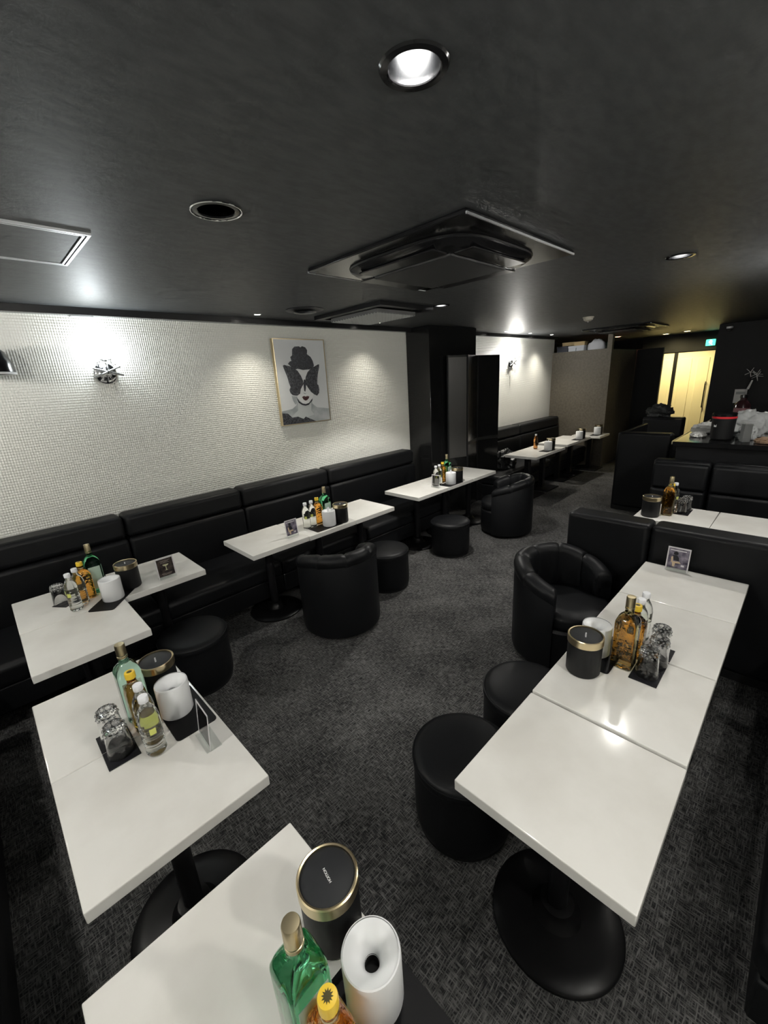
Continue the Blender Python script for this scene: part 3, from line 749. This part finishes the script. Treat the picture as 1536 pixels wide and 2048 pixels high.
def make_menu(kind):
    """faces -y, leaning back"""
    t = thing('menu_stand', 'x', 'menu stand')
    Wd, Hh = .105, .135
    panel = obj('acrylic_panel', rbox(-Wd/2, Wd/2, -.0025, .0025, 0, Hh, .0008, 1), acryl, t); panel.rotation_euler = (-.10, 0, 0)
    obj('acrylic_foot', rbox(-Wd/2, Wd/2, -.015, .035, 0, .0025, .0006, 1), acryl, t)
    cd_ = obj('printed_card', rbox(-.046,.046,-.0034,-.0027,.016,.126), (card_dark, card_art, clear_card)[kind], panel)
    def sh(nm, pts, m, l=1):
        vv = [(x, -.0034-.0003*l, z) for x, z in pts]; n = len(vv); vv += [(x, -.0032, z) for x, z in pts]
        return obj(nm, mesh_from(vv, [tuple(range(n)), tuple(range(2*n-1, n-1, -1))] + [(i, n+i, n+(i+1) % n, (i+1) % n) for i in range(n)]), m, panel)
    def border():
        for (a, b_, c, d_) in ((-.0525,-.047,.0,.135),(.047,.0525,0,.135),(-.047,.047,.127,.135)): obj('clear_border', rbox(a,b_,-.0036,-.0026,c,d_), card_pale, panel)
    border()
    if kind == 2: return t
    if kind == 0:
        sh('cocktail_print', [(-.016,.090),(.020,.090),(.016,.082),(.004,.078),(.004,.056),(.012,.052),(-.008,.052),(.000,.056),(.000,.078),(-.012,.082)], card_gold)
        for k, (z, w_) in enumerate(((.116,.030),(.110,.022),(.103,.026),(.034,.030),(.027,.024))): sh('text_line_print', [(-w_,z),(w_,z),(w_,z-.003),(-w_,z-.003)], mat('card_text', (.28,.25,.22), .4))
    else:
        sh('hair_print', [(-.022,.106),(-.012,.112),(-.002,.106),(-.002,.094),(-.012,.090),(-.024,.094)], card_ink)
        sh('figure_print', [(-.026,.088),(-.006,.090),(.004,.076),(.006,.058),(-.020,.060),(-.022,.074)], card_ink)
        sh('arm_print', [(-.032,.076),(-.024,.082),(-.022,.050),(-.030,.046)], card_tan)
        sh('leg_print', [(-.030,.052),(.008,.056),(.016,.046),(-.010,.044),(-.012,.024),(-.022,.024),(-.024,.044)], card_tan)
        sh('title_print', [(-.040,.120),(.034,.120),(.034,.114),(-.040,.114)], card_pale)
        sh('mark_print', [(.018,.040),(.032,.040),(.032,.030),(.018,.030)], card_pale)
    return t
K_can, K_tis, K_tab = Proto(make_canister()), Proto(make_tissue()), Proto(make_tissue(True))
K_green, K_pale, K_olive = Proto(make_green(green_gl)), Proto(make_green(pale_green)), Proto(make_green(olive_gl))
K_kaku, K_pet, K_tea, K_glass = Proto(make_kaku()), Proto(make_pet(pet)), Proto(make_pet(tea, False)), Proto(make_glass())
K_coast, K_mat, K_m0, K_m1 = Proto(make_coaster()), Proto(make_mat()), Proto(make_menu(0)), Proto(make_menu(1))
K_m2 = Proto(make_menu(2))
def put(K, x, y, label, group, rz=0, z=TT): return K.put((x, y, z+.0003), rz, label, group)
ON = {'Z': 'at the bottom edge of the picture', 'A': 'on the front left table', 'B': 'on the corner table at left', 'D': 'on the middle wall row', 'E': 'on the tables before the pillar',
      'F': 'on the far table with the orange drink', 'G': 'on the far middle table', 'H': 'on the farthest table', 'P': 'on the right booth table', 'R': 'on the right-hand row'}
GC, GT, GB, GM = 'black canisters with gold rims', 'white tissue dispensers', 'liquor bottles on the tables', 'black table mats'
for s, x, y in (('Z',.290,.530),('A',.285,1.575),('B',.470,2.735),('D',2.025,2.62),('E',3.665,2.62),('F',6.02,2.64),('G',7.22,2.66),('H',7.82,2.60),('P',3.53,.745),('R',1.442,.453)):
    put(K_can, x, y, 'black canister with gold rim '+ON[s], GC, math.radians(80) if s == 'Z' else math.atan2(y, x))
ML = .0033
for s, x, y, tab in (('Z',.278,.391,0),('A',.288,1.44,0),('B',.358,2.635,0),('D',1.905,2.625,1),('E',3.54,2.615,1),('F',5.89,2.62,1),('G',7.08,2.64,1),('H',7.68,2.57,1),('R',1.585,.459,0)):
    put(K_tab if tab else K_tis, x, y, 'white round tissue dispenser '+ON[s], GT, 0, TT+ML)
for s, x, y, rz in (('Z',.280,.335,PI/2),('A',.303,1.42,PI/2),('B',.350,2.63,math.radians(51)),('D',1.868,2.628,0),('E',3.55,2.616,0),('F',5.86,2.62,0),('G',7.05,2.64,0),('H',7.64,2.57,0),('R',1.60,.44,0)):
    put(K_mat, x, y, 'black vinyl mat under the tissue dispenser '+ON[s], GM, rz)
for s, x, y, K, nm in (('Z',.166,.440,K_green,'dark green'),('A',.185,1.530,K_pale,'pale green'),('B',.325,2.83,K_green,'green'),('D',1.958,2.735,K_green,'green'),('E',3.63,2.735,K_green,'green'),('P',3.625,.655,K_olive,'olive coloured'),('R',1.568,.351,K_olive,'tall olive coloured')):
    put(K, x, y, nm+' square liquor bottle with brass cap '+ON[s], GB)
for s, x, y in (('Z',.170,.362),('A',.182,1.458),('B',.262,2.775),('D',1.878,2.735),('E',3.555,2.735),('P',3.715,.662),('R',1.655,.346)):
    put(K_kaku, x, y, 'amber whisky bottle with yellow cap '+ON[s], GB, PI/2 if s in 'ZAR' else 0)
for s, x, y, d_ in (('A',.183,1.378,'rear'),('A',.178,1.306,'front'),('B',.226,2.708,'right'),('B',.186,2.652,'left'),('D',1.808,2.715,'right'),('D',1.742,2.705,'left'),('E',3.452,2.70,'right'),('E',3.385,2.695,'left'),('P',3.785,.652,'only'),('R',1.728,.350,'left'),('R',1.792,.350,'right')):
    put(K_pet, x, y, ('clear plastic water bottle '+ON[s]) if d_ == 'only' else d_+' of two clear water bottles '+ON[s], 'clear plastic water bottles', {'A': .6, 'R': -.9}.get(s, 0))
put(K_tea, 5.93, 2.83, 'orange drink in plastic bottle standing on a far table', 'drinks')
GG, GCo = 'upturned tumbler glasses', 'square black coasters'
for s, x, y, rz, d_ in (('A',.093,1.380,0,'near'),('A',.093,1.474,0,'rear'),('R',1.549,.268,0,'near'),('R',1.642,.268,0,'middle'),('R',1.738,.268,0,'rear'),('P',3.712,.575,0,'left'),('P',3.806,.575,0,'rear'),('B',.155,2.80,math.radians(37),'single')):
    put(K_coast, x, y, d_+' square black coaster under a glass '+ON[s], GCo, rz)
for s, x, y, d_ in (('A',.094,1.388,'near'),('A',.094,1.482,'rear'),('R',1.560,.268,'near'),('R',1.656,.258,'middle'),('R',1.742,.270,'rear'),('P',3.72,.585,'left'),('P',3.81,.570,'rear'),('B',.138,2.82,'single')):
    put(K_glass, x, y, d_+' upturned clear glass tumbler '+ON[s], GG, 0, TT+ML)
GMn = 'acrylic menu stands'
put(K_m0, .665, 2.672, 'dark cocktail menu in acrylic stand beside the corner table', GMn)
put(K_m1, 1.568, 2.650, 'picture menu in acrylic stand on the middle wall row', GMn)
put(K_m1, 2.590, .385, 'picture menu in acrylic stand against the low partition', GMn, -PI/2)
put(K_m2, .300, 1.222, 'clear acrylic menu stand seen edge-on on front left table', GMn, -PI/2-.04)
put(K_m2, 3.325, 2.655, 'thin acrylic menu stand seen edge-on before the pillar', GMn, -PI/2)

# ------------------------------------------------------------------ bar counter and clutter
bc = thing('bar_counter', 'black bar counter with pale edged top at right', 'counter', (5.5, 0, 0))
obj('counter_front', rbox(-.72, .7, -1.03, .87, 0, .95, .004, 1), wall_dark, bc)
obj('counter_top', rbox(-.76, 1.2, -1.04, .90, .95, .995, .004, 1), black_gloss, bc)
obj('edge_strip', rbox(-.76, 1.2, .900, .908, .968, .998), mat('strip_pale', (.55,.48,.34), .3, metal=.6), bc)
ib = thing('ice_bucket', 'black ice bucket with a red band on the bar counter', 'bucket', (5.02, .575, .9965))
obj('body', lathe([(0,0),(.075,0),(.084,.01),(.092,.20)], 36), black_matte, ib)
obj('red_band', lathe([(.0925,.195),(.0945,.197),(.0945,.212),(.0925,.214)], 36), mat('red_band', (.65,.03,.04), .3), ib)
obj('lid', lathe([(.092,.212),(.093,.235),(.085,.245),(.03,.250),(0,.250)], 36), black_gloss, ib)
obj('logo_patch', rbox(-.004,.004,-.012,.012,.12,.145), white_pl, ib, (-.0875*.80,.0875*.55,0), -.6)
bag = mat('plastic_bag', (.62,.64,.64), .35, trans=.25, ior=1.3); paper = mat('paper_white', (.72,.72,.70), .6)
for (x, y, sx, sy, sz, sd_, m_, nm, lb) in ((5.36,.42,.13,.19,.15,1.3,bag,'plastic_bag','large crumpled grey plastic bag behind the ice bucket'), (5.10,.40,.07,.07,.085,2.2,bag,'plastic_bag','small crumpled clear bag right of the ice bucket'),
        (5.45,.76,.10,.11,.07,3.7,paper,'white_cloth','white crumpled cloth left of the ice bucket'), (5.15,.77,.09,.06,.03,5.1,paper,'folded_towel','flat pale towel at the counter corner'), (4.90,.235,.07,.085,.035,6.6,mat('kraft_brown', (.30,.20,.13), .6),'paper_bag','crumpled brown paper bag on the counter front')):
    tag(obj(nm, lump(sx, sy, sz, .34, sd_, 5), m_, None, (x, y, .998)), lb, 'bag' if 'bag' in nm else 'cloth')
lb_ = thing('round_bottle', 'dark round liquor bottle at the right edge of counter', 'bottle', (4.90, .06, .996))
obj('glass', lathe([(0,0),(.045,0),(.058,.02),(.060,.06),(.045,.095),(.018,.11),(.015,.14),(0,.14)], 28), mat('dark_glass', (.03,.012,.014), .05), lb_)
obj('stopper', lathe([(0,.138),(.017,.138),(.019,.15),(.012,.165),(0,.168)], 20), chrome, lb_)
jb = thing('squat_bottle', 'dark bottle with reddish label behind the plastic bag', 'bottle', (6.0, .555, .995))
obj('glass', lathe([(0,0),(.065,0),(.070,.02),(.070,.24),(.05,.27),(.03,.29),(.03,.32),(0,.32)], 28), mat('dark_glass', (.03,.012,.014), .05), jb)
obj('label', lathe([(.0706,.13),(.0706,.21)], 28), mat('label_red', (.22,.10,.11), .5), jb)
obj('cap', lathe([(0,.345),(.033,.343),(.035,.315),(.03,.315)], 20), black_gloss, jb)
for (x, y, lb2, sc) in ((5.12,.20,'upturned cone glass standing among the counter clutter',1.0),(5.25,.08,'rear clear glass on the counter at right edge',1.1),(4.98,-.08,'front clear glass on the counter at right edge',1.0),(5.62,.22,'clear tumbler behind the cone glass on counter',1.0)):
    t = thing('counter_glass', lb2, 'glass', (x, y, .995), 0, 'glasses on the bar counter')
    if 'cone' in lb2: obj('bowl', lathe([(.050,0),(.052,.002),(.012,.075),(.006,.082),(.006,.14),(0,.14),(0,.135),(.004,.082),(.046,.0)], 28), clear, t); obj('foot', lathe([(0,.138),(.035,.14),(.035,.143),(0,.146)], 28), clear, t)
    else: obj('bowl', lathe([(.030*sc,0),(.036*sc,.11*sc),(.034*sc,.11*sc),(.028*sc,.012),(0,.012),(0,0)], 28), clear, t); obj('ice_fill', lathe([(0,.013),(.027*sc,.013),(.030*sc,.05*sc),(0,.05*sc)], 20), pet, t)
st = thing('straw_box', 'clear acrylic straw box leaning among the counter clutter', 'box', (4.93, .395, .996), .5)
obj('box', rbox(-.03,.03,-.03,.03,0,.16,.003,1), bag, st); obj('edge', rbox(-.031,-.028,-.031,.031,0,.165), clear, st)
cs = thing('crystal_decanter', 'sparkling cut glass decanter at the right edge of counter', 'decanter', (5.6, .02, .995))
obj('body', loft([(.05,.05,2,0),(.065,.065,2,.03),(.06,.06,2,.12),(.02,.02,2,.17),(.018,.018,2,.23),(.03,.03,2,.24)], 10, sharp=5), clear, cs)
obj('stopper', loft([(.012,.012,2,.24),(.035,.035,2,.28),(.02,.02,2,.33)], 8, sharp=5), clear, cs)
wn = thing('wall_notice', 'white paper notice on the black bar wall', 'notice', (9.24, .91, 1.12))
obj('sheet', rbox(-.004,.006,-.08,.08,-.11,.11), paper, wn); obj('printed_block', rbox(-.006,-.003,-.06,.06,.03,.07), grey_pl, wn)
fl = thing('orchid_spray', 'white artificial orchid spray in front of the black bar wall', 'plant', (9.0, .78, .0))
obj('stem', tube([(0,0,0),(0,.02,.9),(.0,.02,1.3),(-.02,.02,1.45),(-.03,-.05,1.47)], .008, 6), black_matte, fl)
pet_me = prism([(0,0),(.03,.02),(.06,.015),(.075,0),(.06,-.015),(.03,-.02)], -.003, .003)
for (y, z) in ((.03,1.50),(-.05,1.47),(-.06,1.44)):
    for k in range(5):
        o = obj('petal', pet_me, paper, fl, (-.04, y, z)); o.rotation_euler = (Matrix.Rotation(2*PI*k/5, 3, 'X') @ Matrix.Rotation(PI/2, 3, 'Z') @ Matrix.Rotation(.5, 3, 'Y')).to_euler()
obj('hanging_petal', prism([(-.03,-.06),(.0,-.07),(.02,.02),(.03,.07),(.01,.07),(-.01,.0)], -.004, .004), paper, fl, (-.04,.01,1.31)).rotation_euler = (PI/2, 0, -PI/2)
obj('pot', lathe([(0,0),(.09,0),(.11,.22),(.10,.22),(.085,.03),(0,.03)], 24), black_matte, fl)

# things stacked behind the brown partition
def carton(lb, x, y, sx, sy, sz, m_, rz=0, z=1.97, nm='storage_box'):
    t = thing(nm, lb, 'box', (x, y, z), rz, 'boxes behind the brown partition')
    obj('box_body', rbox(-sx,sx,-sy,sy,0,sz*.78,.003,1), m_, t); obj('box_lid', rbox(-sx-.004,sx+.004,-sy-.004,sy+.004,sz*.72,sz,.003,1), m_, t); return t
white_box = mat('box_white', (.62,.66,.72), .6); navy = mat('box_navy', (.02,.024,.04), .5); kraft = mat('box_kraft', (.55,.42,.22), .6)
carton('dark navy box at the left above the brown partition', 8.18, 3.44, .10, .10, .14, navy)
carton('white carton left of two above the brown partition', 8.17, 3.262, .10, .066, .13, white_box)
carton('white carton right of two above the brown partition', 8.17, 3.122, .10, .066, .13, white_box)
carton('gold patterned box lying on the white cartons', 8.32, 3.42, .04, .11, .07, kraft, .05, 2.11); 
carton('gold box on top of the right white carton', 8.17, 3.15, .09, .09, .065, kraft, .05, 2.10)
tag(obj('paper_bag', lump(.07,.15,.15,.12,9.1,3), mat('bag_white', (.66,.68,.74), .6), None, (8.17, 2.88, 1.972)), 'white printed carrier bag above the brown partition', 'bag')
tag(obj('pale_green_bag', lump(.08,.09,.10,.3,4.4,3), mat('bag_green', (.45,.70,.60), .5), None, (8.42, 2.80, 1.972)), 'pale green bag beside the partition post', 'bag')

# coats and bags on far seats
jk = mat('dark_cloth', (.022,.024,.025), .7)
tag(obj('folded_coat', lump(.20,.13,.17,.42,2.9,5), mat('shiny_cloth', (.018,.019,.02), .3), None, (5.56, 3.12, .368)), 'black shiny coat heaped on the far banquette past screen', 'coat')
tag(obj('folded_coat', lump(.10,.17,.12,.45,7.7,5), jk, None, (7.95, 1.74, .903)), 'dark coat draped over the distant booth bench', 'coat')

# unseen downlight added behind the camera as fill, and the bar downlight
for (x, y, lb, p) in ((.30, -.55, 'unseen fill downlight added behind the camera', 10), (6.6, .28, 'small lit recessed downlight over the bar counter', 36)):
    t = thing('downlight', lb, 'downlight', (x, y, CEIL), 0, 'recessed ceiling downlights')
    obj('trim_ring', lathe([(.05,-.001),(.05,-.008),(.075,-.006),(.078,0)], 32), chrome, t)
    obj('bulb', lathe([(0,-.004),(.05,-.006)], 28), mat('bulb_on', (1,1,1)), t)
    lamp('downlight_lamp', 'SPOT', p, NEUT, (x, y, CEIL-.02), t, (x, y, 0), .05, 130, .7)
